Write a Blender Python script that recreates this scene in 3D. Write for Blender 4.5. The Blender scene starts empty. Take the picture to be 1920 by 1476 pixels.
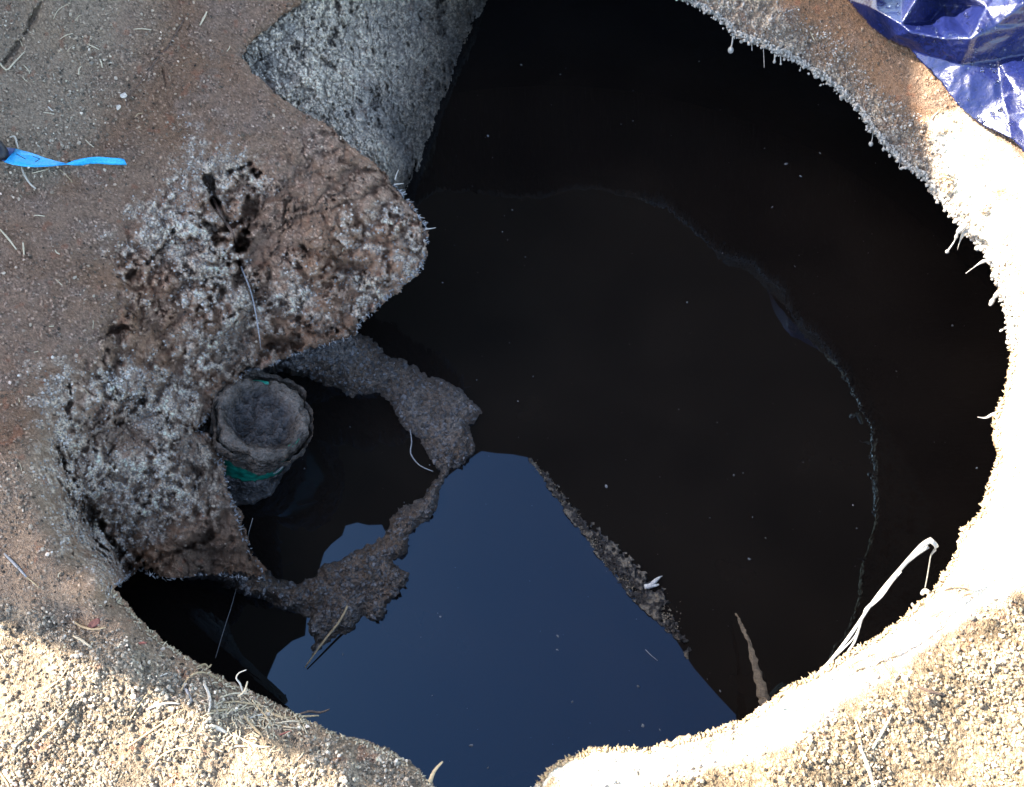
import bpy, math, random
import numpy as np
from mathutils import Vector, Matrix, noise as mnoise
random.seed(7); rng = np.random.default_rng(7)
S = bpy.context.scene
C = S.collection

# ---------------------------------------------------------------- camera
F, NX, NY, H = 1900.0, 1090.0, 1650.0, 0.90      # focal in photo pixels, nadir pixel, height over the rim (m)
D = 0.28                                          # depth of the water under the rim
dc = np.array([NX-960, -(NY-738), -F]); dc /= np.linalg.norm(dc)
_z = -dc; _y = np.array([0, 1, 0.])-_z*_z[1]; _y /= np.linalg.norm(_y); _x = np.cross(_y, _z)
R = np.array([_x, _y, _z])                        # world = R @ cam
cam = bpy.data.cameras.new('camera'); camo = bpy.data.objects.new('camera', cam); C.objects.link(camo)
cam.sensor_width = 36; cam.sensor_fit = 'HORIZONTAL'; cam.lens = F/1920*36
cam.clip_start = 0.02; cam.clip_end = 500
M = Matrix([[R[i][j] for j in range(3)] for i in range(3)]).to_4x4(); M.translation = (0, 0, H)
camo.matrix_world = M; S.camera = camo

def ray(p, z):
    """point of the place seen at photo pixel p on the level z"""
    p = np.asarray(p, float); z = np.asarray(z, float)
    d = np.stack([p[..., 0]-960, -(p[..., 1]-738), np.full(p[..., 0].shape, -F)], -1) @ R.T
    t = (z-H)/d[..., 2]
    P = d*t[..., None]; P[..., 2] += H
    return P
def W(x, y, z=0.0): return Vector(ray(np.array([x, y]), np.array(z)))

# ---------------------------------------------------------------- light
SUN_EL = math.radians(40)
_a = W(0, 1165); _b = W(720, 1490)
sd = Vector((_b.x-_a.x, _b.y-_a.y, 0)).normalized()          # horizontal way the sunlight travels
travel = Vector((sd.x*math.cos(SUN_EL), sd.y*math.cos(SUN_EL), -math.sin(SUN_EL)))
world = bpy.data.worlds.new('World'); S.world = world; world.use_nodes = True
nt = world.node_tree; nt.nodes.clear()
sky = nt.nodes.new('ShaderNodeTexSky'); sky.sky_type = 'NISHITA'; sky.sun_disc = False
sky.sun_elevation = SUN_EL; sky.sun_rotation = math.atan2(-sd.x, -sd.y)
sky.altitude = 300; sky.air_density = 1.0; sky.dust_density = 2.2; sky.ozone_density = 1.0
bg = nt.nodes.new('ShaderNodeBackground'); bg.inputs[1].default_value = 0.15
wo = nt.nodes.new('ShaderNodeOutputWorld')
nt.links.new(sky.outputs[0], bg.inputs[0]); nt.links.new(bg.outputs[0], wo.inputs[0])
sl = bpy.data.lights.new('sun', 'SUN'); sl.energy = 4.6; sl.angle = math.radians(0.6); sl.color = (1.0, 0.95, 0.86)
so = bpy.data.objects.new('sun', sl); C.objects.link(so)
so.rotation_mode = 'QUATERNION'; so.rotation_quaternion = travel.to_track_quat('-Z', 'Y')
vs = S.view_settings
S.display_settings.display_device = 'sRGB'
vs.view_transform = 'Standard'; vs.look = 'None'; vs.gamma = 1; vs.exposure = 2.42; vs.use_curve_mapping = False

# ---------------------------------------------------------------- noise in numpy
def _h(ix, iy, iz, s):
    n = (ix.astype(np.int64)*374761393 + iy.astype(np.int64)*668265263 + iz.astype(np.int64)*2147483647 + s*974634721) & 0xffffffff
    n = ((n ^ (n >> 13))*1274126177) & 0xffffffff
    n = ((n ^ (n >> 15))*2246822519) & 0xffffffff
    return ((n ^ (n >> 16)) & 0xffffff)/float(0xffffff)
def vnoise(P, s=0):
    I = np.floor(P); f = P-I; f = f*f*f*(f*(f*6-15)+10)
    ix, iy, iz = I[:, 0].astype(int), I[:, 1].astype(int), I[:, 2].astype(int)
    out = 0
    for a in (0, 1):
        for b in (0, 1):
            for c in (0, 1):
                w = (f[:, 0] if a else 1-f[:, 0])*(f[:, 1] if b else 1-f[:, 1])*(f[:, 2] if c else 1-f[:, 2])
                out = out+w*_h(ix+a, iy+b, iz+c, s)
    return out*2-1
def fbm(P, freq, octv=4, s=0, gain=.5):
    o = 0; a = 1; t = 0
    for k in range(octv):
        o = o+a*vnoise(P*freq+17.3*k, s+k); t += a; a *= gain; freq *= 2.03
    return o/t
def worley(P, freq, s=0):
    Q = P*freq; I = np.floor(Q).astype(int)
    f1 = np.full(len(Q), 9.); f2 = np.full(len(Q), 9.); cid = np.zeros(len(Q))
    for a in (-1, 0, 1):
        for b in (-1, 0, 1):
            for c in (-1, 0, 1):
                ix, iy, iz = I[:, 0]+a, I[:, 1]+b, I[:, 2]+c
                d = (ix+_h(ix, iy, iz, s)-Q[:, 0])**2+(iy+_h(ix, iy, iz, s+1)-Q[:, 1])**2+(iz+_h(ix, iy, iz, s+2)-Q[:, 2])**2
                m = d < f1
                f2 = np.where(m, f1, np.minimum(f2, d)); cid = np.where(m, _h(ix, iy, iz, s+5), cid); f1 = np.where(m, d, f1)
    return np.sqrt(f1), np.sqrt(f2), cid
def sst(a, b, x): t = np.clip((x-a)/(b-a), 0, 1); return t*t*(3-2*t)
def polydist(P, poly, closed=True):
    """distance to the polyline, and inside flag"""
    poly = np.asarray(poly, float); n = len(poly)
    x, y = P[:, 0], P[:, 1]; d2 = np.full(len(P), 1e12); ins = np.zeros(len(P), bool)
    for i in range(n if closed else n-1):
        a = poly[i]; b = poly[(i+1) % n]; e = b-a
        t = np.clip(((x-a[0])*e[0]+(y-a[1])*e[1])/max(e@e, 1e-9), 0, 1)
        d2 = np.minimum(d2, (x-a[0]-t*e[0])**2+(y-a[1]-t*e[1])**2)
        if closed and a[1] != b[1]:
            c = ((a[1] > y) != (b[1] > y)) & (x < e[0]*(y-a[1])/(b[1]-a[1])+a[0]); ins ^= c
    return np.sqrt(d2), ins
def sdf(P, poly):
    d, i = polydist(P, poly); return np.where(i, d, -d)
class RBF:
    def __init__(s, pts, c=25.):
        s.p = np.array([(a[0], a[1]) for a in pts], float); s.c = c
        v = np.array([a[2] for a in pts], float); n = len(v)
        A = np.zeros((n+3, n+3)); r = np.hypot(*(s.p[:, None]-s.p[None]).transpose(2, 0, 1))
        A[:n, :n] = np.sqrt(r*r+c*c); A[:n, n] = 1; A[:n, n+1:] = s.p/1000; A[n, :n] = 1; A[n+1:, :n] = s.p.T/1000
        s.w = np.linalg.solve(A, np.concatenate([v, [0, 0, 0]]))
    def __call__(s, P):
        P = np.atleast_2d(np.asarray(P, float)); o = s.w[-3]+P[:, 0]/1000*s.w[-2]+P[:, 1]/1000*s.w[-1]
        for q, w in zip(s.p, s.w): o = o+w*np.sqrt((P[:, 0]-q[0])**2+(P[:, 1]-q[1])**2+s.c**2)
        return o

# ---------------------------------------------------------------- object helpers
def tag(o, label=None, cat=None, group=None, kind=None):
    for k, v in (('label', label), ('category', cat), ('group', group), ('kind', kind)):
        if v: o[k] = v
    return o
def link(name, me, mat=None, parent=None):
    o = bpy.data.objects.new(name, me); C.objects.link(o)
    if mat and me is not None: me.materials.append(mat)
    if parent: o.parent = parent
    return o
def mesh_np(name, V, Fc, smooth=True, col=None, attrs=None):
    me = bpy.data.meshes.new(name); V = np.asarray(V, np.float32); Fc = np.asarray(Fc, np.int32)
    k = Fc.shape[1]
    me.vertices.add(len(V)); me.vertices.foreach_set('co', V.ravel())
    me.loops.add(Fc.size); me.loops.foreach_set('vertex_index', Fc.ravel())
    me.polygons.add(len(Fc)); me.polygons.foreach_set('loop_start', np.arange(0, Fc.size, k, dtype=np.int32))
    me.polygons.foreach_set('loop_total', np.full(len(Fc), k, np.int32))
    me.update(calc_edges=True); me.validate()
    me.polygons.foreach_set('use_smooth', np.full(len(Fc), smooth, bool))
    if col is not None:
        a = me.color_attributes.new('Col', 'FLOAT_COLOR', 'POINT')
        c = np.ones((len(V), 4), np.float32); c[:, :3] = col; a.data.foreach_set('color', c.ravel())
    for n_, v in (attrs or {}).items():
        a = me.attributes.new(n_, 'FLOAT', 'POINT'); a.data.foreach_set('value', np.asarray(v, np.float32))
    return me
def grid_faces(nx, ny):
    i = np.arange(nx*ny).reshape(ny, nx)
    return np.stack([i[:-1, :-1], i[1:, :-1], i[1:, 1:], i[:-1, 1:]], -1).reshape(-1, 4)   # counterclockwise seen from above
def keep(V, Fc, vm, *arr):
    """drop faces that use a masked-out vertex, and loose vertices"""
    fm = vm[Fc].all(1); Fc = Fc[fm]; used = np.zeros(len(V), bool); used[Fc.ravel()] = True
    idx = np.cumsum(used)-1
    return [V[used], idx[Fc]]+[a[used] for a in arr]
def srgb(r, g, b):
    f = lambda c: (c/255/12.92) if c <= 10 else ((c/255+.055)/1.055)**2.4
    return np.array([f(r), f(g), f(b)])
def material(name, base=(.2, .2, .2), rough=.8, ior=1.45, spec=.5, attr=False, bump=0, scale=900, vary=.25, detail=6, voro=False, transm=0, sheen=0):
    m = bpy.data.materials.new(name); m.use_nodes = True; t = m.node_tree; N = t.nodes; L = t.links
    b = N['Principled BSDF']; b.inputs['Roughness'].default_value = rough; b.inputs['IOR'].default_value = ior
    b.inputs['Specular IOR Level'].default_value = spec
    tc = N.new('ShaderNodeTexCoord'); nz = N.new('ShaderNodeTexNoise'); nz.inputs['Scale'].default_value = scale; nz.inputs['Detail'].default_value = detail
    L.new(tc.outputs['Object'], nz.inputs['Vector'])
    mr = N.new('ShaderNodeMapRange'); mr.inputs['From Min'].default_value = .3; mr.inputs['From Max'].default_value = .7
    mr.inputs['To Min'].default_value = 1-vary; mr.inputs['To Max'].default_value = 1+vary
    L.new(nz.outputs[0], mr.inputs[0])
    if attr:
        c = N.new('ShaderNodeVertexColor'); c.layer_name = 'Col'; src = c.outputs[0]
    else:
        c = N.new('ShaderNodeRGB'); c.outputs[0].default_value = (*base, 1); src = c.outputs[0]
    mx = N.new('ShaderNodeVectorMath'); mx.operation = 'SCALE'; L.new(src, mx.inputs[0]); L.new(mr.outputs[0], mx.inputs['Scale'])
    L.new(mx.outputs[0], b.inputs['Base Color'])
    if bump:
        h = nz.outputs[0]
        if voro:
            v = N.new('ShaderNodeTexVoronoi'); v.inputs['Scale'].default_value = voro; L.new(tc.outputs['Object'], v.inputs['Vector'])
            a = N.new('ShaderNodeMath'); a.operation = 'SUBTRACT'; L.new(nz.outputs[0], a.inputs[0]); L.new(v.outputs['Distance'], a.inputs[1]); h = a.outputs[0]
        bp = N.new('ShaderNodeBump'); bp.inputs['Strength'].default_value = 1; bp.inputs['Distance'].default_value = bump
        L.new(h, bp.inputs['Height']); L.new(bp.outputs[0], b.inputs['Normal'])
    if transm: b.inputs['Transmission Weight'].default_value = transm
    return m

# ---------------------------------------------------------------- the ground with the hole in it
OPEN = [(720,-110),(600,-40),(562,8),(515,38),(480,70),(450,103),(478,140),(520,176),(556,203),(600,226),(640,254),(680,288),(724,322),(742,352),
 (772,386),(800,428),(804,458),(792,508),(752,540),(716,574),(682,606),(664,632),(610,648),(560,664),(505,688),(468,696),(430,730),(402,772),
 (374,806),(410,830),(420,870),(438,930),(462,1000),(476,1040),(500,1068),(488,1086),(440,1076),(380,1074),(335,1082),(300,1080),(262,1060),(240,1082),(214,1104),
 (250,1150),(300,1196),(380,1250),(440,1284),(490,1304),(560,1340),(620,1370),(700,1394),(742,1412),(780,1440),(822,1478),(850,1500),(960,1500),
 (1010,1468),(1030,1440),(1062,1420),(1110,1402),(1150,1398),(1210,1402),(1260,1390),(1340,1366),(1390,1350),(1440,1320),(1470,1290),(1530,1260),
 (1600,1216),(1650,1190),(1700,1150),(1742,1114),(1782,1056),(1802,994),(1836,960),(1850,920),(1870,860),(1862,784),(1886,722),(1896,650),(1882,570),
 (1862,500),(1830,452),(1790,412),(1760,372),(1730,332),(1682,300),(1640,252),(1606,204),(1562,162),(1520,132),(1470,104),(1430,86),(1380,66),(1340,30),
 (1290,4),(1236,-24),(1100,-40),(960,-46),(860,-80)]
ZP = [(-400,-400,.03),(300,-400,.02),(900,-400,.0),(1500,-400,0),(2300,-400,0),(-400,500,.02),(-400,1200,.01),(-400,1800,0),(500,1800,0),(1200,1800,0),(2300,1800,0),(2300,800,0),
 (0,0,.012),(60,90,.012),(100,30,.03),(200,0,.03),(0,300,.012),(200,200,.012),(400,40,.004),(560,-20,-.004),(450,90,-.01),(600,232,-.028),(740,345,-.045),(795,440,-.066),
 (740,540,-.09),(620,400,-.03),(500,250,-.012),(420,290,-.012),(330,340,-.022),(280,450,-.03),(240,500,-.035),(440,440,-.05),(470,370,-.045),(560,500,-.055),(660,600,-.11),(560,640,-.13),
 (520,600,-.105),(490,680,-.14),(420,745,-.15),(330,560,-.05),(420,600,-.08),(200,560,-.016),(100,500,.0),(0,700,.004),(75,760,-.004),(190,640,-.03),(300,660,-.085),(200,750,-.05),
 (130,720,-.022),(330,800,-.11),(400,850,-.15),(435,940,-.18),(465,1010,-.2),(498,1070,-.225),(300,1000,-.15),(255,1050,-.18),(200,900,-.09),(320,900,-.12),(380,1000,-.17),(380,1060,-.2),
 (70,840,.0),(85,900,.002),(95,960,.002),(120,1010,.0),(200,1085,.0),(120,860,-.045),(145,940,-.075),(180,1010,-.12),(230,1075,-.17),
 (250,1165,-.004),(380,1262,-.004),(620,1382,-.006),(150,1150,.004),(300,1350,.004),(600,1450,.004),(0,1000,.006),(50,1200,.004),
 (820,1500,-.008),(1060,1440,-.008),(1100,1470,.012),(1260,1410,-.006),(1280,1460,.014),(1440,1340,-.006),(1480,1400,.014),(1600,1240,-.006),(1640,1310,.012),(1742,1140,-.008),(1800,1180,.012),
 (1830,1010,-.008),(1890,1040,.012),(1880,860,-.012),(1930,880,.006),(1896,760,-.012),(1910,650,-.014),(1895,560,-.02),(1950,600,.004),(1850,470,-.04),(1920,420,.0),(1960,480,.006),(1770,366,-.055),
 (1860,330,.0),(1690,290,-.062),(1780,240,-.004),(1745,270,-.022),(1600,190,-.062),(1700,180,-.002),(1650,200,-.03),(1510,120,-.062),(1630,80,.006),(1570,100,-.024),(1380,60,-.062),(1520,10,.002),(1460,40,-.02),(1290,0,-.058),
 (1240,-30,-.05),(1420,-60,.0),(1100,-100,-.04),(1100,-180,.0),(1700,1450,.004),(1850,1350,.004)]
zrbf = RBF(ZP, 22.)
# hollows and cracks: polyline, half width px, depth m
PITS = [([(385,332),(396,356),(404,380)],6,.03),([(404,380),(424,410),(440,445),(456,500)],5,.02),([(470,350),(455,395),(446,440),(436,470)],16,.03),([(462,440),(452,470)],8,.03),
 ([(238,524),(262,500),(290,476),(310,462)],5,.018),([(198,632),(212,616),(236,612),(250,622)],6,.02),([(430,322),(450,316),(468,306)],4,.015),([(452,520),(480,560),(500,600)],9,.02),
 ([(408,600),(414,570),(420,545)],4,.014),([(112,845),(122,880),(140,905)],6,.022),([(160,930),(180,975),(210,1020),(236,1050)],14,.04),([(130,720),(134,745),(128,770)],5,.016),
 ([(370,805),(400,792),(440,760)],10,.02),([(220,790),(245,775),(262,752)],6,.014),([(345,560),(330,585)],4,.014),([(400,1000),(350,1030),(300,1045)],8,.02),([(350,860),(372,890),(360,930)],5,.014),
 ([(560,600),(600,625),(640,622)],10,.02),([(500,625),(520,645),(560,640)],9,.025),([(380,420),(402,430)],5,.02),([(318,440),(330,425)],6,.02),([(225,680),(232,700)],4,.012),
 ([(345,36),(318,85),(296,108),(268,150),(240,182),(238,200)],1.6,.003),([(300,115),(306,140),(312,165)],2.5,.004),([(388,60),(398,84),(406,104)],2.5,.004),([(5,120),(30,90),(55,50),(80,0)],6,.008),
 ([(610,470),(640,500),(690,500)],8,.014),([(540,440),(575,470)],6,.012),([(250,860),(300,850),(330,870)],4,.01),([(280,930),(320,960)],5,.012),([(200,860),(215,840)],5,.012),
 ([(470,700),(500,660)],10,.02)]
step = 2.1
def axis(a0, a1, lo, hi):
    mid = np.arange(lo, hi+.1, step); s = step; L = [lo]
    while L[-1] > a0: s *= 1.06; L.append(L[-1]-s)
    s = step; Rr = [mid[-1]]
    while Rr[-1] < a1: s *= 1.06; Rr.append(Rr[-1]+s)
    return np.concatenate([L[:0:-1], mid, Rr[1:]])
ux = axis(-500, 2400, -40, 1960); uy = axis(-450, 1950, -40, 1516)
PX = np.stack(np.meshgrid(ux, uy), -1).reshape(-1, 2)
wob = np.concatenate([PX/1000., np.zeros((len(PX), 1))], 1)
dOpen, inOpen = polydist(PX, OPEN)
sOpen = np.where(inOpen, -dOpen, dOpen)                         # >0 on the ground
jag = (5*fbm(wob, 28, 3, 3)+3.2*fbm(wob, 120, 2, 9))*(1+.7*sst(1000, 1300, PX[:, 0])+1.3*(PX[:, 0] < 840)*sst(330, 420, PX[:, 1])*sst(1100, 1060, PX[:, 1])*sst(180, 320, PX[:, 0]))
sEdge = sOpen+jag
vm = sEdge > -1.0
z = zrbf(PX)
# rounded lip
far = sst(1250, 1400, PX[:, 0])*sst(560, 400, PX[:, 1])
rr = 20.; dd = np.clip(sEdge/rr, 0, 1)
z -= .012*(1-np.sqrt(np.clip(1-(1-dd)**2, 0, 1)))*(1-far)
P0 = ray(PX, z)
# masks of the crusts -----------------------------------------------------------
def blob(polys, soft=14, k=1.0, n=None):
    m = np.zeros(len(PX))
    for p in polys:
        m = np.maximum(m, np.clip(.5+sdf(PX, p)/(2*soft)+k*(n if n is not None else 0), 0, 1))
    return m*m*(3-2*m)
n1 = fbm(P0, 45, 4, 21); n2 = fbm(P0, 160, 3, 31); n3 = fbm(P0, 14, 3, 41); n4 = fbm(P0, 420, 2, 51)
CR = [[(350,250),(400,270),(480,310),(485,360),(440,385),(430,440),(455,500),(430,560),(350,560),(310,540),(260,545),(232,520),(228,465),(260,440),(255,390),(320,350),(345,310)],
 [(420,470),(460,520),(495,600),(490,680),(440,720),(400,720),(360,690),(330,640),(380,580)],
 [(640,440),(720,400),(800,430),(806,470),(790,520),(715,580),(665,625),(560,625),(500,560),(540,520),(600,520)],
 [(80,700),(125,690),(140,760),(200,700),(250,670),(300,700),(350,690),(400,750),(370,800),(415,840),(440,930),(380,950),(330,980),(250,1020),(235,1075),(205,1100),(130,1010),(100,930),(82,850)],
 [(500,620),(560,610),(670,625),(640,650),(500,695),(460,690)]]
crust = blob(CR, 30, .8, n1+.8*n2+.3*n4)*.88
brown_out = blob([[(405,790),(470,760),(480,1090),(240,1090),(330,1010),(420,980)],[(430,330),(475,350),(470,450),(445,470),(430,400)],[(245,480),(310,465),(330,520),(300,560),(240,540)],[(150,760),(200,740),(300,820),(260,860),(160,840)]], 14, .5, n1)
crust *= 1-.75*brown_out
crust *= 1-.8*sst(.05, .4, n3*.9+n1*.5-.25*n2)*sst(640, 560, PX[:, 1]-PX[:, 0]*.2)*1.0
rimcr_ = 0
rimcr = blob([[(1240,-60),(1370,-60),(1470,10),(1530,50),(1600,110),(1660,170),(1700,215),(1760,250),(1790,330),(1850,400),(1900,520),(1960,640),(1850,640),(1740,470),(1560,240),(1300,80)]], 16, .6, n1)
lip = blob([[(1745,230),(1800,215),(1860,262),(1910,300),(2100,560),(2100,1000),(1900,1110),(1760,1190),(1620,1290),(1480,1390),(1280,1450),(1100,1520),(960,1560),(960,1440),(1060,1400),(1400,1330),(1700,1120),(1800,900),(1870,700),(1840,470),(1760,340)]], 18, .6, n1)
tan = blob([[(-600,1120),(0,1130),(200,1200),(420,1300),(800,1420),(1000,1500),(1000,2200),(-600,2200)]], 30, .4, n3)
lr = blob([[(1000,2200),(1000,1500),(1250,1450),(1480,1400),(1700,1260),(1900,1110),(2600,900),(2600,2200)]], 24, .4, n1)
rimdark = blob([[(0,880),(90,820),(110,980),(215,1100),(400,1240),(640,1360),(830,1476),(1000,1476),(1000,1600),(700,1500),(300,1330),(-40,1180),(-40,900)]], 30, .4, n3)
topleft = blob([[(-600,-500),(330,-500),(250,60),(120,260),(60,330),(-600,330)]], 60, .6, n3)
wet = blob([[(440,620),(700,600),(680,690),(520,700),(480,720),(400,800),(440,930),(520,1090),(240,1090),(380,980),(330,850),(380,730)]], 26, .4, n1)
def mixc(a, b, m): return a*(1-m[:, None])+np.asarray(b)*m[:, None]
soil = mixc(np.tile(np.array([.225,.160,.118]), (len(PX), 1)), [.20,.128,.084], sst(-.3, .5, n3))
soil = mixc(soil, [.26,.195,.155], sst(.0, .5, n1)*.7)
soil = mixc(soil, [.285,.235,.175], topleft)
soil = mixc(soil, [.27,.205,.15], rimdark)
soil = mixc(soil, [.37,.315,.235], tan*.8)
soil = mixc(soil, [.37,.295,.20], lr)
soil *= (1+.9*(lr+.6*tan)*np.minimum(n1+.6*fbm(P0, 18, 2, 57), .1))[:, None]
# grains
f1, f2, cid = worley(P0+.002*np.stack([n2, n4, n1], 1), 400, 5)
g1, g2, gid = worley(P0+.001*np.stack([n4, n2, n1], 1), 900, 8)
big = sst(-.15, .25, n2+.6*n1+.5*lr+.5*tan)
grain = (cid-.5)
soil = soil*(1+.8*grain*sst(.0, .5, .75-f1)*big+.5*(gid-.5))[:, None]*(1+.35*n2+.25*n4)[:, None]
pale = (cid > .86) & (f1 < .5)
soil = np.where(pale[:, None], soil*1.5+.05, soil)
soil *= (1-.45*sst(.35, .75, f1)*big)[:, None]
cr = mixc(np.tile(np.array([.66,.575,.47]), (len(PX), 1)), [.52,.475,.42], sst(-.1, .5, n3+.4*n1))
cr = mixc(cr, [.50,.46,.40], sst(.1, .5, -n3+.3*n1)*.8)
w1, w2, wc = worley(P0+.0015*np.stack([n2, n4, n2], 1), 260, 15)
gap = sst(.22, .03, w2-w1)+sst(.15, -.35, n2+.7*n4)
cr = mixc(cr, [.15,.12,.10], np.clip(gap, 0, 1)*.75)
cr *= (1+.30*(wc-.5)+.25*n1+.2*n2)[:, None]
cr = mixc(cr, [.24,.165,.12], sst(.05, .5, n1-.6*n2)*.6)
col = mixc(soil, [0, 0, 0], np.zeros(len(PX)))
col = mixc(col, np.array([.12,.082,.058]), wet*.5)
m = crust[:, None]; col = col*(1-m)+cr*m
col *= (1-.22*wet)[:, None]
m = rimcr[:, None]*.92; col = col*(1-m)+(cr*.9)*m
brim = blob([[(1480,-60),(1590,-60),(1620,60),(1700,150),(1760,230),(1745,300),(1700,260),(1640,190),(1560,120),(1480,60),(1450,0)]], 14, .7, n1)
col = mixc(col, [.21,.125,.075], brim*.8*(.65+.35*np.clip(n2*2, -1, 1)))
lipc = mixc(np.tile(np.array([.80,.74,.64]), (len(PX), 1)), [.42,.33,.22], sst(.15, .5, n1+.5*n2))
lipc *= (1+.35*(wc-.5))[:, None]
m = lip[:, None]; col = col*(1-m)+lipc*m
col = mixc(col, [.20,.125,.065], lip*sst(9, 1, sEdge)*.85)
# reddish flecks
red = sst(.52, .62, fbm(P0, 90, 2, 77))
col = mixc(col, [.26,.10,.055], red*.35*(1-lip))
# relief ---------------------------------------------------------------------------
crm = np.clip(crust+rimcr, 0, 1)
slump = sst(-.01, -.05, z)*(PX[:, 0] < 900)
h = .0016*n1+.0008*n2*(.5+crm)+.0006*n4
h += slump*(.014*n3+.006*fbm(P0, 60, 3, 61))
h += crm*(.0016*(w2-w1)-.0014*np.clip(gap, 0, 1))
h += (1-crm)*(.0013*(.6-f1)*big+.0005*(.6-g1)+.0010*pale)
h += lr*(.0018*n2+.002*(.5-f1))+tan*(.005*fbm(P0, 26, 2, 81)+.0015*n2)
h += lip*(.004*fbm(P0, 50, 3, 91)+.002*n2)
ck = sst(-.01, -.045, z)*(PX[:, 0] < 900)
q1, q2, qc = worley(P0*np.array([1, 1, .6])+.012*np.stack([n1, n3, n2], 1), 26, 401); r1, r2, rc = worley(P0+.006*np.stack([n2, n1, n3], 1), 62, 411)
h += rimcr*(.0045*n1+.0035*(.7-worley(P0+.004*np.stack([n2, n1, n4], 1), 110, 431)[0])+.0015*n2)
cre1 = sst(.22, .0, q2-q1+.25*n2); cre2 = sst(.20, .0, r2-r1+.3*n2)
h += ck*(.011*(.8-q1)-.007*cre1+.0045*(.8-r1)-.003*cre2)
col = mixc(col, [.15,.10,.07], ck*np.clip(.5*cre1+.3*cre2, 0, .5))
col *= (1+ck*(.30*(qc-.5)+.30*(rc-.5)))[:, None]
col = mixc(col, [.27,.165,.105], ck*(1-crust)*.45*sst(-.3, .3, n3))
col *= (1+.28*ck*(1-.4*wet))[:, None]
lmp = fbm(P0*np.array([1, 1, 0])@np.array([[.8, .6, 0], [-.35, .45, 0], [0, 0, 1]]), 30, 3, 421)
h += (lr+tan+.5*rimdark)*.0065*lmp*sst(5, 60, sEdge)
for pl, hw, dp in PITS:
    dpl, _ = polydist(PX, pl, False); q = sst(hw*1.7, hw*.2, dpl+hw*3.0*n1+.5*hw+hw*1.0*n2+1)
    h -= dp*q*.8
    col = mixc(col, [.10,.066,.045], q*(.45 if hw > 3.5 else .3)*(.6+.4*np.clip(n2*3, -1, 1)))
z2 = z+h
Pg = ray(PX, z2)
Fg = grid_faces(len(ux), len(uy))
TZ = z2.reshape(len(uy), len(ux))
def zt(x, y):
    j = int(np.clip(np.searchsorted(ux, x), 0, len(ux)-1)); i = int(np.clip(np.searchsorted(uy, y), 0, len(uy)-1))
    return float(TZ[i, j])
edge_ids = np.concatenate([np.arange(len(ux)), (np.arange(1, len(uy))*len(ux)+len(ux)-1), (len(ux)*(len(uy)-1)+np.arange(len(ux)-2, -1, -1)), np.arange(len(uy)-2, 0, -1)*len(ux)])
# the far ground, joined to the border of the fine part
bord = Pg[edge_ids]; ctr = bord.mean(0)
V = Pg; Fc = Fg; colA = col; vmA = vm; prev = edge_ids
for k, rad in enumerate((1.6, 3, 8, 40, 250)):
    dirs = bord-ctr; dirs[:, 2] = 0; ln = np.hypot(dirs[:, 0], dirs[:, 1])[:, None]
    newp = ctr+dirs/ln*np.maximum(rad, ln*1.05); newp[:, 2] = 0.0+(.0 if k else .005)
    ids = np.arange(len(V), len(V)+len(newp)); V = np.concatenate([V, newp])
    colA = np.concatenate([colA, np.tile([[.33, .27, .19]], (len(newp), 1))]); vmA = np.concatenate([vmA, np.ones(len(newp), bool)])
    a, b = prev, np.roll(prev, -1); c_, d_ = np.roll(ids, -1), ids
    Fc = np.concatenate([Fc, np.stack([a, b, c_, d_], 1)]); prev = ids
Vk, Fk, Ck = keep(V, Fc, vmA, colA)
ground_mat = material('ground_soil', attr=True, rough=.92, spec=.25, bump=.0016, scale=1300, vary=.28, detail=5, voro=700)
Ck = np.clip(Ck*np.array([1.22, 1.09, .95]), .005, .85)
me = mesh_np('ground', Vk, Fk, True, Ck)
ground = link('ground', me, ground_mat); tag(ground, 'brown and grey encrusted earth with a ragged round opening', None, None, 'structure')

# ---------------------------------------------------------------- the pit: crusted wall, tank wall, water
CW = [(380,60,-.02),(450,100,-.03),(520,20,-.02),(560,-20,-.015),(700,-150,-.02),(420,200,-.08),(520,180,-.07),(600,240,-.10),(650,100,-.10),(700,20,-.11),(740,-80,-.11),(700,200,-.15),(740,330,-.215),(800,232,-.262),(770,270,-.24),
 (848,135,-.272),(905,15,-.276),(960,-110,-.27),(700,450,-.25),(860,240,-.34),(900,140,-.35),(960,40,-.35),(780,380,-.34),(1000,-80,-.34)]
cwr = RBF(CW, 30.)
gx = np.arange(380, 1010, 2.0); gy = np.arange(-160, 470, 2.0)
Q = np.stack(np.meshgrid(gx, gy), -1).reshape(-1, 2); zq = cwr(Q); P1 = ray(Q, zq)
a1 = fbm(P1, 45, 4, 121); a2 = fbm(P1, 170, 3, 131); a3 = fbm(P1, 15, 3, 141); a4 = fbm(P1, 450, 2, 151)
v1, v2, vc = worley(P1+.003*np.stack([a2, a4, a1], 1), 210, 115); x1, x2, xc = worley(P1+.006*np.stack([a1, a2, a3], 1), 70, 119)
gp = np.clip(sst(.2, .02, v2-v1)+sst(.1, -.35, a2+.7*a4), 0, 1)
c = np.tile(np.array([.50,.45,.375]), (len(Q), 1)); c = mixc(c, [.52,.47,.38], sst(0, .5, a3)); c = mixc(c, [.40,.38,.34], sst(0, .5, -a3+.5*a1))
c = mixc(c, [.10,.093,.088], np.clip(gp*.6+.55*sst(.12, 0, x2-x1+.2*a2), 0, .75)); c *= (1+.3*(vc-.5)+.35*a1+.25*a3)[:, None]
c = mixc(c, [.15,.10,.075], sst(.35, .55, a1)*.5)
hol = sst(.25, .5, fbm(P1*np.array([1.4, .9, 1]), 34, 4, 171, .65)+.3*a2); c = mixc(c, [.05,.042,.04], hol*.7)
dim_fade = sst(-.12, -.27, zq); c = c*np.array([1.95, 1.78, 1.58])*(1-.62*dim_fade)[:, None]                 # light dimming towards the waterline, painted into the colour as a wet tint
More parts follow.
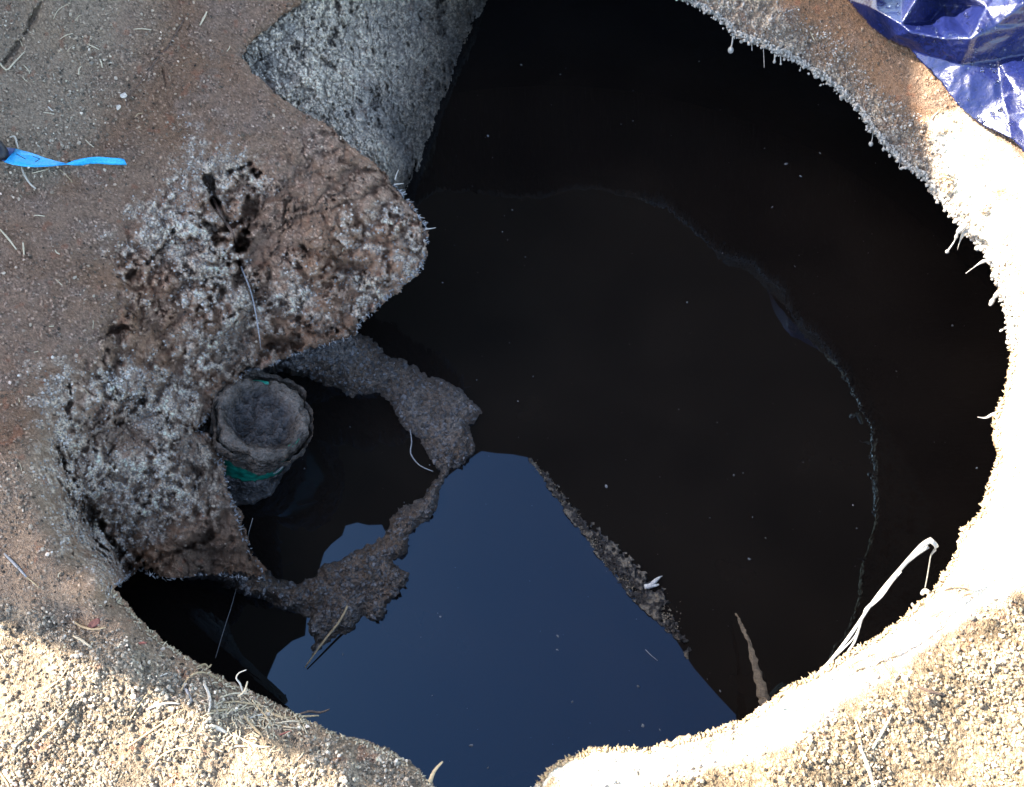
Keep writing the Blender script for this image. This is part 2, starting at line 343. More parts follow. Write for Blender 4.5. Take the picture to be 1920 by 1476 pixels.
c = mixc(c, [.30,.25,.20], sst(-.06, -.02, zq)*sst(-.1, .4, a1)*.8)
P1 = ray(Q, zq+.009*a3+.004*a1+.0022*a2-.003*gp-.010*hol+.003*(v2-v1)+.005*(.7-x1)-.003*sst(.15, 0, x2-x1))
vmw = sdf(Q, [(430,80),(445,60),(500,30),(540,0),(600,-60),(650,-160),(1010,-160),(1010,60),(900,330),(780,400),(700,420),(600,330),(480,220),(430,130)]) > -2
A = keep(P1, grid_faces(len(gx), len(gy)), vmw, c)
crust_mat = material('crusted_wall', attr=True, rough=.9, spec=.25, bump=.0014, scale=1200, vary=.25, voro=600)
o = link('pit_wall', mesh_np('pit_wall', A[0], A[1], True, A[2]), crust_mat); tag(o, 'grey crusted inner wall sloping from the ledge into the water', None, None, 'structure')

oc = ray(np.array(OPEN, float), np.full(len(OPEN), -.05)); cx, cy = oc[:, 0].mean(), oc[:, 1].mean()
def ringmesh(name, rings, mat, n=96):
    V = []; Fc = []
    for (r, zz) in rings:
        for k in range(n):
            t = 2*math.pi*k/n; rr_ = r*(1+.02*mnoise.noise(Vector((math.cos(t)*2, math.sin(t)*2, zz*6))))
            V.append((cx+rr_*math.cos(t), cy+rr_*math.sin(t), zz))
    for j in range(len(rings)-1):
        for k in range(n): Fc.append((j*n+k, j*n+(k+1) % n, (j+1)*n+(k+1) % n, (j+1)*n+k))
    return link(name, mesh_np(name, V, Fc), mat)
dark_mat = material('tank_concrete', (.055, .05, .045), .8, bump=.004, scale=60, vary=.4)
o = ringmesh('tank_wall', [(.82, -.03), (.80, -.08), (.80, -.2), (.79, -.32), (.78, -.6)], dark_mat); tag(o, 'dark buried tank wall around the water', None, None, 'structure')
# water
wm = bpy.data.materials.new('murky_water'); wm.use_nodes = True; t = wm.node_tree; b = t.nodes['Principled BSDF']
tc = t.nodes.new('ShaderNodeTexCoord'); nz = t.nodes.new('ShaderNodeTexNoise'); nz.inputs['Scale'].default_value = 7; nz.inputs['Detail'].default_value = 4
t.links.new(tc.outputs['Object'], nz.inputs['Vector'])
cr_ = t.nodes.new('ShaderNodeValToRGB'); cr_.color_ramp.elements[0].position = .35; cr_.color_ramp.elements[0].color = (.0075, .0056, .0046, 1)
cr_.color_ramp.elements[1].position = .75; cr_.color_ramp.elements[1].color = (.012, .0088, .0068, 1)
t.links.new(nz.outputs[0], cr_.inputs[0]); t.links.new(cr_.outputs[0], b.inputs['Base Color'])
b.inputs['Roughness'].default_value = .012; b.inputs['IOR'].default_value = 1.5; b.inputs['Specular IOR Level'].default_value = .5; b.inputs['Specular Tint'].default_value = (.30, .56, .88, 1)
gx = np.linspace(cx-.79, cx+.79, 60); gy = np.linspace(cy-.79, cy+.79, 60)
V = np.stack([*np.meshgrid(gx, gy), np.full((60, 60), -D)], -1).reshape(-1, 3)
i = np.arange(3600).reshape(60, 60); Fc = np.stack([i[:-1, :-1], i[:-1, 1:], i[1:, 1:], i[1:, :-1]], -1).reshape(-1, 4)
o = link('water', mesh_np('water', V, Fc), wm); tag(o, 'still dark water at the bottom of the pit', None, None, 'structure')

# ---------------------------------------------------------------- tubes, strands, stones
def tube_geo(pts, rad, sides=5, flat=1.0, sub=3):
    P = [Vector(p) for p in pts]
    if len(P) > 2 and sub > 1:                                     # Catmull-Rom
        Qp = []; n = len(P)
        for i in range(n-1):
            a, b_, c_, d_ = P[max(i-1, 0)], P[i], P[i+1], P[min(i+2, n-1)]
            for s in range(sub):
                u = s/sub; Qp.append(.5*((2*b_)+(c_-a)*u+(2*a-5*b_+4*c_-d_)*u*u+(3*b_-a-3*c_+d_)*u**3))
        Qp.append(P[-1])
    else: Qp = P
    n = len(Qp)
    if callable(rad): rd = [rad(i/(n-1)) for i in range(n)]
    elif isinstance(rad, (list, tuple)):
        rd = list(np.interp(np.linspace(0, 1, n), np.linspace(0, 1, len(rad)), rad))
    else: rd = [rad]*n
    V = []; Fc = []
    for i in range(n):
        tdir = (Qp[min(i+1, n-1)]-Qp[max(i-1, 0)]); tdir = tdir.normalized() if tdir.length > 1e-9 else Vector((0, 0, 1))
        up = Vector((0, 0, 1)) if abs(tdir.z) < .9 else Vector((1, 0, 0))
        s = tdir.cross(up).normalized(); u = s.cross(tdir)
        for k in range(sides):
            a = 2*math.pi*k/sides; V.append(tuple(Qp[i]+(s*math.cos(a)+u*math.sin(a)*flat)*rd[i]))
    for i in range(n-1):
        for k in range(sides): k2 = (k+1) % sides; Fc.append((i*sides+k, i*sides+k2, (i+1)*sides+k2, (i+1)*sides+k))
    Fc.append(tuple(range(sides))[::-1]); Fc.append(tuple((n-1)*sides+k for k in range(sides)))
    return V, Fc
def pydata(name, V, Fc, mat, parent=None, smooth=True):
    me = bpy.data.meshes.new(name); me.from_pydata([tuple(v) for v in V], [], Fc); me.update()
    if smooth:
        for p in me.polygons: p.use_smooth = True
    return link(name, me, mat, parent)
def join_geo(L):
    V = []; Fc = []
    for v, f in L:
        o_ = len(V); V += list(v); Fc += [tuple(i+o_ for i in q) for q in f]
    return V, Fc
phi = (1+5**.5)/2
ICO = np.array([(-1,phi,0),(1,phi,0),(-1,-phi,0),(1,-phi,0),(0,-1,phi),(0,1,phi),(0,-1,-phi),(0,1,-phi),(phi,0,-1),(phi,0,1),(-phi,0,-1),(-phi,0,1)])/math.hypot(1, phi)
ICF = np.array([(0,11,5),(0,5,1),(0,1,7),(0,7,10),(0,10,11),(1,5,9),(5,11,4),(11,10,2),(10,7,6),(7,1,8),(3,9,4),(3,4,2),(3,2,6),(3,6,8),(3,8,9),(4,9,5),(2,4,11),(6,2,10),(8,6,7),(9,8,1)])
def stones(pos, size, cols, flat=.7, jit=.25, seed=1):
    r = np.random.default_rng(seed); n = len(pos)
    V = ICO[None]*(1+jit*r.uniform(-1, 1, (n, 12, 1))); V = V*r.uniform(.65, 1.25, (n, 1, 3))*np.array([1, 1, flat])
    q = r.normal(size=(n, 4)); q /= np.linalg.norm(q, axis=1)[:, None]; w_, x, y, z_ = q.T
    Rm = np.stack([1-2*(y*y+z_*z_), 2*(x*y-z_*w_), 2*(x*z_+y*w_), 2*(x*y+z_*w_), 1-2*(x*x+z_*z_), 2*(y*z_-x*w_), 2*(x*z_-y*w_), 2*(y*z_+x*w_), 1-2*(x*x+y*y)], -1).reshape(n, 3, 3)
    V = np.einsum('nij,nkj->nki', Rm, V)*size[:, None, None]+pos[:, None]
    Fc = (ICF[None]+12*np.arange(n)[:, None, None]).reshape(-1, 3)
    return V.reshape(-1, 3), Fc, np.repeat(cols, 12, 0)
def scatter(weight, n, smin, smax, seed, power=2.2):
    r = np.random.default_rng(seed); ok = vm & (PX[:, 0] > -60) & (PX[:, 0] < 1980) & (PX[:, 1] > -60) & (PX[:, 1] < 1540)
    w_ = np.where(ok, weight, 0); w_ = w_/w_.sum(); i = r.choice(len(w_), n, p=w_)
    s = smin+(smax-smin)*r.random(n)**power
    p = Pg[i]+np.stack([r.uniform(-.0006, .0006, n), r.uniform(-.0006, .0006, n), s*.25], 1)
    return i, p, s, r
grit_mat = material('grit', attr=True, rough=.85, spec=.3, vary=.2, scale=1500, bump=.0003)
i, p, s, r = scatter((.25+1.0*lr+1.1*tan+.45*topleft+.12*rimdark)*(1-crm)*(1-.85*lip)*(.25+sst(-.25, .3, n3+.8*n1)), 36000, .0004, .0024, 5, 4.5)
gc = col[i]*.72+np.array([.36,.28,.18])*.28; gc = gc*(.35+1.25*r.random((len(i), 1))**1.3)*(1+.5*n1[i]+.3*n3[i])[:, None]; gc *= np.where(r.random((len(i), 1)) < .22, .35, 1); gc += (r.random((len(i), 1)) < .05)*np.array([.26, .22, .16])
V, Fc, cc = stones(p, s, gc, seed=11)
o = link('sand_grit', mesh_np('sand_grit', V, Fc, False, cc), grit_mat); tag(o, 'coarse sand and fine gravel grains lying over the ground', 'grit', None, 'stuff')
i, p, s, r = scatter(crm*(1-.5*wet)+.12*lip, 22000, .0004, .0017, 6, 3.)
gc = (cr[i]*.7+np.array([.56,.50,.42])*.3)*(.55+.5*r.random((len(i), 1)))*(1-.45*wet[i])[:, None]*(1+.45*n1[i])[:, None]
gc = gc*(1-.3*lip[i][:, None])+.3*lip[i][:, None]*np.array([.7, .64, .52])
V, Fc, cc = stones(p, s, gc, .9, .35, 12)
o = link('crust_granules', mesh_np('crust_granules', V, Fc, True, cc), grit_mat); tag(o, 'pale crumbly mineral granules coating the slumped edge and rim', 'crust', None, 'stuff')
# granules on the pit wall
r = np.random.default_rng(8); vi = r.choice(np.where(vmw & (zq > -.27))[0], 9000)
s = .0004+.0016*r.random(9000)**2
gc = (c[vi]*.6+np.array([.54,.48,.40])*.4)*(.6+.5*r.random((9000, 1)))*(1-.6*dim_fade[vi])[:, None]
V, Fc, cc = stones(P1[vi]+np.array([0, 0, .0004]), s, gc, .9, .35, 13)
o = link('wall_granules', mesh_np('wall_granules', V, Fc, True, cc), grit_mat); tag(o, 'grey mineral granules coating the inner wall', 'crust', None, 'stuff')

# ---------------------------------------------------------------- floating scum raft
RO = [(440,700),(500,672),(560,640),(640,612),(690,632),(720,655),(765,672),(830,708),(893,748),(912,772),(892,806),(896,838),(872,872),(846,886),(830,908),(822,942),(808,976),(778,1000),(766,1014),(770,1040),(748,1056),
 (772,1072),(762,1100),(728,1132),(722,1162),(700,1170),(682,1160),(668,1188),(634,1192),(604,1212),(586,1242),(577,1242),(580,1190),(578,1162),(552,1152),(520,1140),(496,1132),(450,1112),(390,1090),(330,1080),(380,1030),(440,1000),(400,850)]
RI = [(440,716),(520,704),(566,708),(622,736),(660,752),(704,742),(738,768),(752,800),(778,828),(796,850),(826,884),(806,902),(786,934),(744,952),(734,972),(724,986),(712,1000),(694,1014),(664,1028),(650,1038),(632,1046),(604,1052),(560,1092),(520,1084),(492,1060),(462,1020),(440,950),(425,860)]
gx = np.arange(320, 930, 1.9); gy = np.arange(590, 1260, 1.9)
Q = np.stack(np.meshgrid(gx, gy), -1).reshape(-1, 2); P1 = ray(Q, np.full(len(Q), -D))
b1 = fbm(P1, 50, 4, 221); b2 = fbm(P1, 190, 3, 231); b3 = fbm(P1, 16, 2, 241)
so_ = sdf(Q, RO); si = sdf(Q, RI); ds = np.minimum(so_, -si)+9*b1+4*b2
u1, u2, uc = worley(P1+.002*np.stack([b2, b1, b2], 1), 120, 215)
hh = .014*np.clip(sst(-6, 24, ds), 0, 1)+.005*sst(15, 45, ds)-.004
rise = RBF([(560,650,.06),(500,690,.05),(640,625,.05),(700,660,.012),(640,700,.012),(780,720,0),(900,800,0),(600,730,0),(700,1100,0),(760,1000,0),(480,1080,.03),(400,1060,.05),(560,1110,.005),(330,620,.1),(330,900,.06),(800,600,0),(900,1200,0),(400,1250,0)], 20.)(Q)
hh += np.clip(rise, 0, .08)*sst(0, 18, ds)+sst(0, 15, ds)*(.008*b1+.0028*b2+.004*(u2-u1))
P1 = ray(Q, -D+hh)
c = np.tile(np.array([.145,.10,.068]), (len(Q), 1)); c = mixc(c, [.18,.148,.118], sst(-.1, .5, b3+.4*b1)); c = mixc(c, [.12,.07,.035], sst(.15, .5, -b3+.6*b1)*.7)
c = mixc(c, [.04,.034,.03], sst(.18, .0, u2-u1)*.6+.0*b1); c *= (1+.35*(uc-.5)+.2*b2)[:, None]
c = mixc(c, [.035,.03,.026], sst(16, 0, ds)*.7)
c = mixc(c, [.15,.14,.13], sst(.03, .05, rise)*.5)
A = keep(P1, grid_faces(len(gx), len(gy)), (hh > -.0035) & (ds > -9), c)
scum_mat = material('wet_scum', attr=True, rough=.30, spec=.6, bump=.003, scale=500, vary=.3, voro=260)
raft = link('scum_raft', mesh_np('scum_raft', A[0], A[1], True, A[2]), scum_mat)
tag(raft, 'ring of wet grey-brown scum floating on the dark water', 'scum')
# wet flakes over the scum
r = np.random.default_rng(18); vi = r.choice(np.where((ds > 6) & (hh > .004))[0], 2600); s = .0008+.0032*r.random(2600)**2.5
gc = np.array([.17,.155,.145])*(.35+1.0*r.random((2600, 1)))
V, Fc, cc = stones(P1[vi], s, gc, .5, .4, 14)
flk = link('flakes', mesh_np('flakes', V, Fc, False, cc), scum_mat, raft); flk['kind'] = 'stuff'

# ---------------------------------------------------------------- the green pipe under its sludge
root = bpy.data.objects.new('drain_pipe', None); C.objects.link(root)
tag(root, 'green plastic drain pipe caked in grey sludge, poking out above the water', 'pipe')
pt = W(492, 782, -.165); pb = W(432, 905, -.325); ax = (pb-pt); plen = ax.length; ax.normalize()
sx = ax.cross(Vector((0, 1, 0))).normalized(); sy = ax.cross(sx)
green = material('green_plastic', (.010, .20, .13), .28, bump=.0006, scale=120, vary=.6)
sludge = material('sludge', attr=True, rough=.5, spec=.4, bump=.002, scale=420, vary=.35, voro=240)
pr = .051
def pipe_pt(u, a, r_): return pt+ax*u+sx*(math.cos(a)*r_)+sy*(math.sin(a)*r_)
V = []; n = 48; prof = [(plen, pr), (.004, pr), (0, pr-.001), (0, pr-.005), (.05, pr-.005)]
for (u, r_) in prof:
    for k in range(n): V.append(pipe_pt(u, 2*math.pi*k/n, r_))
Fc = [(j*n+k, j*n+(k+1) % n, (j+1)*n+(k+1) % n, (j+1)*n+k) for j in range(len(prof)-1) for k in range(n)]
pydata('pipe_body', V, Fc, green, root)
def nz3(x, y, z_, f): return mnoise.fractal(Vector((x*f, y*f, z_*f)), .8, 2, 4)
# coat of sludge over the outside, torn open in a band that shows the green
nu, na = 110, 220; V = np.zeros((nu*na, 3)); cl = np.zeros((nu*na, 3)); km = np.ones(nu*na, bool)
for i_ in range(nu):
    u = -.004+(plen+.004)*i_/(nu-1)
    for j_ in range(na):
        a = 2*math.pi*j_/(na-1); q = pipe_pt(u, a, pr); nn = nz3(*q, 30); n2_ = nz3(*q, 110)
        e0 = .034+.012*nn+.004*n2_; e1 = .070+.016*nz3(*q, 14)-.004*n2_        # the bare band
        bare = min(u-e0, e1-u)
        th = .005+.005*nn+.0022*n2_; th *= max(0, min(1, -bare/.006+.1)); k = i_*na+j_
        top_ = max(0, 1-max(u, 0)/.03)
        V[k] = pipe_pt(u, a, pr+.0006+th+.004*top_*(1+nn)); km[k] = bare < .0015
        f = max(.2, 1+.7*nn+.4*n2_); cl[k] = np.array([.085, .077, .07] if u > e1 else [.085, .067, .052])*f
A = keep(V, grid_faces(na, nu), km, cl)
link('sludge_coat', mesh_np('sludge_coat', A[0], A[1], True, A[2]), sludge, root)
# the mouth, filled up with sludge
nr, na = 50, 120; V = []; cl = []
for i_ in range(nr):
    for j_ in range(na):
        a = 2*math.pi*j_/(na-1); f = i_/(nr-1); r_ = (pr+.006)*f; q = pipe_pt(0, a, r_); nn = nz3(*q, 20); n2_ = nz3(*q, 130)
        edge = 1/(1+math.exp(-(f-.66+.22*nn)*22)); lift = -.006+.011*edge*(1-max(0, (f-.85)*6.6)**2*1.2)+.008*nn+.0026*n2_
        r2 = r_*(1+.10*nn*f+.03*n2_*f); V.append(tuple(pipe_pt(-lift, a, r2)))
        k = max(.25, 1+.8*nn+.6*n2_); base = np.array([.062, .052, .046])*(1-edge)+np.array([.125, .098, .074])*edge; cl.append(base*k)
link('sludge_plug', mesh_np('sludge_plug', V, grid_faces(na, nr), True, np.array(cl)), sludge, root)
V, Fc = tube_geo([W(550, 850, -.20), W(536, 868, -.21), W(520, 884, -.22), W(512, 888, -.222)], [.0008, .0018, .0014, .0006], 5)
pydata('rim_highlight_sliver', V, Fc, material('highlight_pale', (.45, .40, .36), .6), root)  # bright highlight on the pipe rim, modelled as a pale sliver

# ---------------------------------------------------------------- blue tarp at the upper right
TP = [(1560,-60,.02),(1588,-2,.010),(1612,30,.012),(1632,52,.010),(1660,72,.010),(1700,92,.010),(1740,132,.010),(1782,180,.008),(1802,205,.006),(1836,232,.008),(1862,246,.012),(1896,262,.012),(1935,300,.01),(1990,340,.01),
 (1645,20,.040),(1690,45,.050),(1708,60,.055),(1770,72,.060),(1822,72,.064),(1870,58,.070),(1930,44,.075),(2000,30,.08),
 (1640,-50,.03),(1690,-10,.022),(1722,-8,.066),(1770,10,.024),(1745,40,.018),(1800,-20,.085),(1850,14,.082),(1866,48,.076),(1890,-30,.10),(1925,5,.11),(2000,-50,.1),
 (1740,104,.020),(1800,122,.020),(1870,112,.022),(1940,100,.024),(1800,170,.012),(1850,196,.010),(1880,180,.012),(1900,165,.028),(1925,150,.034),(1990,120,.05),(1890,215,.014),(1912,232,.024),(1935,210,.03),(1990,250,.03),(1700,-120,.03),(1850,-120,.05),(2050,-120,.05),(2080,100,.05),(2080,340,.03)]
from mathutils.geometry import delaunay_2d_cdt
dv, de, df, _, _, _ = delaunay_2d_cdt([Vector((a, b_)) for a, b_, _c in TP], [], [], 0, 1e-6)
tpz = np.array([t_[2] for t_ in TP])
gx = np.arange(1560, 2082, 2.6); gy = np.arange(-120, 342, 2.6)
Q = np.stack(np.meshgrid(gx, gy), -1).reshape(-1, 2); zq = np.full(len(Q), np.nan)
for f in df:
    a, b_, c_ = [np.array(dv[k]) for k in f]; T = np.array([b_-a, c_-a]).T
    if abs(np.linalg.det(T)) < 1e-6: continue
    uv = (Q-a) @ np.linalg.inv(T).T; m = (uv[:, 0] >= -1e-6) & (uv[:, 1] >= -1e-6) & (uv.sum(1) <= 1+1e-6)
    zq[m] = tpz[f[0]]*(1-uv[m].sum(1))+tpz[f[1]]*uv[m, 0]+tpz[f[2]]*uv[m, 1]
TO = [(1560,-120),(1575,-30),(1588,0),(1612,32),(1634,54),(1662,74),(1702,92),(1742,132),(1782,180),(1802,206),(1836,232),(1862,246),(1896,262),(1935,300),(2075,338),(2078,-120)]
okq = ~np.isnan(zq) & (sdf(Q, TO)+2.*fbm(np.c_[Q/1000, np.zeros(len(Q))], 60, 2, 3) > 0); zq = np.nan_to_num(zq, nan=0.02)
P1 = ray(Q, zq); cre = fbm(P1, 16, 1, 301); cr2 = fbm(P1, 48, 2, 311)
zq = zq*.65+np.maximum(zrbf(Q), 0)+.004; zq += .0035*(1-2*np.abs(cre))+.0008*(1-2*np.abs(cr2))
A = keep(ray(Q, zq), grid_faces(len(gx), len(gy)), okq)
tm = material('tarp_plastic', (.007, .011, .060), .26, spec=.9, bump=.0005, scale=300, vary=.25)
tarp = link('tarp', mesh_np('tarp', A[0], A[1], True), tm); tag(tarp, 'crumpled dark blue plastic tarp with water beads beside the hole', 'tarp')
tarp.modifiers.new('thickness', 'SOLIDIFY').thickness = .0006
r = np.random.default_rng(28); nb = 330; vi = r.choice(len(A[0]), nb); s = .0007+.0022*r.random(nb)**2.2
bm_ = bpy.data.materials.new('water_bead'); bm_.use_nodes = True; b = bm_.node_tree.nodes['Principled BSDF']; b.inputs['Transmission Weight'].default_value = 1; b.inputs['IOR'].default_value = 1.33; b.inputs['Roughness'].default_value = .02; b.inputs['Base Color'].default_value = (.95, .97, 1, 1)
V, Fc, cc = stones(A[0][vi]+np.array([0, 0, .0008]), s, np.ones((nb, 3)), .6, .05, 15)
wb = link('water_beads', mesh_np('water_beads', V, Fc, True), bm_, tarp); wb['kind'] = 'stuff'

# ---------------------------------------------------------------- blue ribbon on the ground
rb = bpy.data.objects.new('blue_ribbon', None); C.objects.link(rb); tag(rb, 'bright blue twisted plastic ribbon lying on brown soil', 'ribbon')
top = [(30,279),(45,283),(60,287),(85,296),(110,303),(125,306.5),(138,301),(150,298),(168,295.5),(185,294.5),(205,296),(225,297),(233,299)]
bot = [(8,304),(25,309),(44,312),(68,313),(98,311.5),(125,309),(142,311),(155,310.5),(168,307.5),(185,307),(205,309),(225,309.5),(238,310)]
V = []; n = len(top)
for k in range(n):
    zb = .016+.010*math.sin(k*.5)
    tw = (k-5)/5.0
    for j_ in range(5):
        f = j_/4; x = top[k][0]*(1-f)+bot[k][0]*f; y = top[k][1]*(1-f)+bot[k][1]*f
        V.append(W(x, y, zt(x, y)+.007+.006*(f if k < 5 else 1-f)+.0015*math.sin(3*f+k)))
Fc = [(k*5+j_, k*5+j_+1, (k+1)*5+j_+1, (k+1)*5+j_) for k in range(n-1) for j_ in range(4)]
rm = material('ribbon_plastic', (.03, .42, .80), .35, spec=.6, bump=.0006, scale=700, vary=.35)
o = pydata('band', V, Fc, rm, rb); o.modifiers.new('thickness', 'SOLIDIFY').thickness = .0004
V = [W(x, y, zt(5, 290)+.009) for x, y in ((10,277),(30,279),(20,292),(8,304),(-2,298),(-2,272))]
o = pydata('dark_fold', V, [(0, 1, 2, 3, 4, 5)], material('dark_blue_plastic', (.01, .03, .12), .4), rb); o.modifiers.new('thickness', 'SOLIDIFY').thickness = .0008  # dark blue piece at the left end of the ribbon
ink = material('ink', (.01, .03, .08), .6)
for k, st in enumerate([[(31,289),(38,293),(47,298)],[(62,293),(75,298)],[(75,298),(66,304)]]):
    V, Fc = tube_geo([W(x, y, zt(x, y)+.0148) for x, y in st], .0005, 4, 1, 1); o = pydata('ink_mark', V, Fc, ink, rb)
V, Fc = tube_geo([W(-30,262,.03), W(-12,276,.028), W(2,290,.024), W(4,300,.022)], [.012,.011,.009,.004], 10)
kn = pydata('black_plastic_tip', V, Fc, material('black_plastic', (.012, .013, .018), .45)); tag(kn, 'black plastic tip holding the left end of the blue ribbon', 'clip')

# ---------------------------------------------------------------- straws, twigs, roots
straw_m = [material('straw_pale', (.56, .46, .30), .7, vary=.2, scale=400), material('straw_tan', (.42, .31, .17), .75, vary=.25, scale=400), material('straw_white', (.52, .46, .36), .6, vary=.15, scale=400),
           material('twig_brown', (.12, .075, .05), .8, vary=.3, scale=500), material('twig_grey', (.30, .29, .28), .8, vary=.3, scale=500), material('straw_red', (.38, .13, .09), .8, vary=.2, scale=400)]
def strand(name, pts, rad, mi, label, cat, group=None, lift=.0015, zs=None, flat=.5, sides=5):
    P = []; kf = 1.1 if 230 < pts[0][0] < 640 and 1230 < pts[0][1] < 1420 else 1.0; rad = [q*kf for q in rad]
    for k, (x, y) in enumerate(pts):
        zz = (zs[k] if zs else zt(x, y)+lift)
        P.append(W(x, y, zz))
    V, Fc = tube_geo(P, rad, sides, flat); o = pydata(name, V, Fc, straw_m[mi] if isinstance(mi, int) else mi)
    return tag(o, label, cat, group)
GA = 'straws tangled on the lower left rim'
LA = 'dry straw blade in the tangle on the lower left rim of the hole'
tangle = [([(340,1296),(350,1276),(368,1262),(392,1264),(412,1276),(428,1290)],.0011,1,'tan straw bent in an arch over the lower left rim',None),
 ([(382,1282),(391,1300),(394,1318),(391,1336)],.0016,2,'white curved straw standing out in the lower left tangle',None),
 ([(275,1331),(292,1323),(318,1318),(338,1320)],.0012,2,'pale straw lying at the left end of the straw tangle',None),
 ([(244,1348),(258,1326),(276,1302)],.0008,1,'thin tan straw slanting up on the shaded gravel left of the tangle',None),
 ([(395,1333),(425,1331),(452,1329)],.0010,1,'level tan straw just right of the white curved one in the tangle',GA),([(455,1340),(472,1360),(492,1380)],.0014,1,'yellowish straw sloping down through the middle of the tangle',None),
 ([(498,1332),(530,1346),(560,1344),(598,1342)],.0013,1,'long tan straw reaching to the water edge of the tangle',None),
 ([(395,1360),(410,1366),(425,1374)],.0020,2,'short thick white straw piece below the tangle',None),([(440,1378),(462,1390),(486,1400),(508,1400)],.0011,0,'pale bent straw at the lower edge of the tangle',None),
 ([(430,1404),(446,1399),(460,1400)],.0009,0,'short pale straw under the lower edge of the straw tangle',GA),([(468,1346),(490,1340),(512,1338)],.0010,2,'small white straw piece right of the middle of the tangle',GA),([(520,1356),(548,1352),(570,1356)],.0008,0,'pale straw under the right half of the long tan straw',GA),([(412,1308),(440,1300),(470,1302)],.0009,0,'pale straw along the top of the tangle close to the edge',GA),
 ([(420,1318),(446,1316),(480,1322),(500,1330)],.0010,1,'wavy tan straw crossing the upper half of the tangle',GA),([(480,1322),(500,1345),(508,1362)],.0008,1,'thin tan straw dropping from the wavy one to the right',GA),([(530,1362),(560,1366)],.0008,0,'shortest pale straw at the right end of the tangle',GA),([(438,1345),(470,1348)],.0008,1,'short tan straw left of the yellowish sloping straw',GA),
 ([(300,1268),(318,1262),(330,1268)],.0008,2,'little white bent straw left of the arched tan one',GA),([(345,1284),(352,1298),(360,1316)],.0013,4,'grey straw standing against the rim left of the arch',None),
 ([(524,1378),(536,1374),(547,1370)],.0009,5,'short reddish stalk below the long tan straw',None),
 ([(560,1340),(580,1334),(600,1336),(618,1330)],.0012,3,'seedy brown stalk sticking out over the water from the lower left rim',None),
 ([(372,1250),(384,1246),(390,1252),(396,1246)],.0014,1,'small branched seed head on the edge above the arch straw',None)]
for p, rd, mi, lb, gr in tangle: strand('straw', p, [rd*.7, rd, rd*.5], mi, lb, 'straw', gr)
strand('straw', [(455,1298),(450,1282),(443,1272),(448,1262),(462,1256)], [.0008, .0007, .0004], 2, 'curly white fibre rising from the rim above the tangle', 'straw', zs=[0, .006, .010, .016, .02])
strand('straw', [(446,1306),(458,1296),(464,1278)], [.0011, .0009, .0006], 0, 'pale hooked straw beside the curly white fibre', 'straw', zs=[0, .004, .012])
strand('straw', [(806,1466),(814,1446),(830,1428)], [.0022, .0016, .0008], 1, 'yellow straw stub pointing over the water at the bottom edge', 'straw', zs=[-.004, .002, .008])
loose = [([(137,1164),(152,1174),(174,1180),(198,1177)],.0013,1,'curved tan straw on the shaded left gravel'),([(137,1192),(152,1200),(172,1214)],.0014,0,'pale straight straw just below the curved tan one on the left'),
 ([(8,1038),(30,1060),(50,1082)],.0014,4,'blue grey twig lying near the left edge below the slump'),([(50,1082),(62,1092),(74,1102)],.0007,1,'thin straw continuing the blue grey twig'),
 ([(-4,114),(12,131),(26,118),(46,97)],.0014,0,'forked pale twig at the left edge near the top'),([(100,36),(110,18),(132,6)],.0006,0,'thin curved fibre at the top left'),([(112,74),(124,66),(137,63)],.0008,0,'short pale fibre among the top left gravel'),
 ([(250,55),(266,54),(284,56)],.0008,0,'short level straw near the top above the cracks'),([(375,47),(382,34),(388,22)],.0015,0,'short thick straw stub on brown soil near the top'),([(164,83),(176,88),(186,93)],.0008,0,'tiny straw beside the top left gravel patch'),
 ([(148,140),(148,130),(153,124)],.0011,0,'small hooked straw above the two white chips'),([(187,111),(190,118),(192,127)],.0011,0,'small upright straw between gravel and brown soil'),
 ([(18,258),(27,256),(31,268),(34,279)],.0014,2,'white stalk bent over above the blue ribbon'),([(40,313),(46,328),(56,344),(67,354)],.0013,2,'white stalk coming out below the blue ribbon'),([(60,325),(75,321),(92,317)],.0009,0,'thin pale fibre close under the blue ribbon'),
 ([(0,430),(16,448),(31,468)],.0012,0,'pale straw slanting down near the left edge at mid height'),([(43,455),(44,466),(45,478)],.0012,0,'short upright straw beside the slanting left one'),([(112,318),(124,328),(136,342)],.0006,1,'hair thin fibre under the middle of the ribbon'),
 ([(160,262),(168,270),(176,276)],.0008,0,'tiny pale fibre right above the ribbon twist'),([(90,200),(94,204),(99,208)],.0012,2,'white chip of straw left of the shell chips'),([(44,122),(52,130),(56,138)],.0008,0,'curled fibre just right of the forked twig'),
 ([(254,220),(258,214),(268,212)],.0006,1,'short fibre on the brown soil below the crack')]
for p, rd, mi, lb in loose: strand('straw', p, [rd*.7, rd, rd*.6], mi, lb, 'straw' if 'twig' not in lb else 'twig')
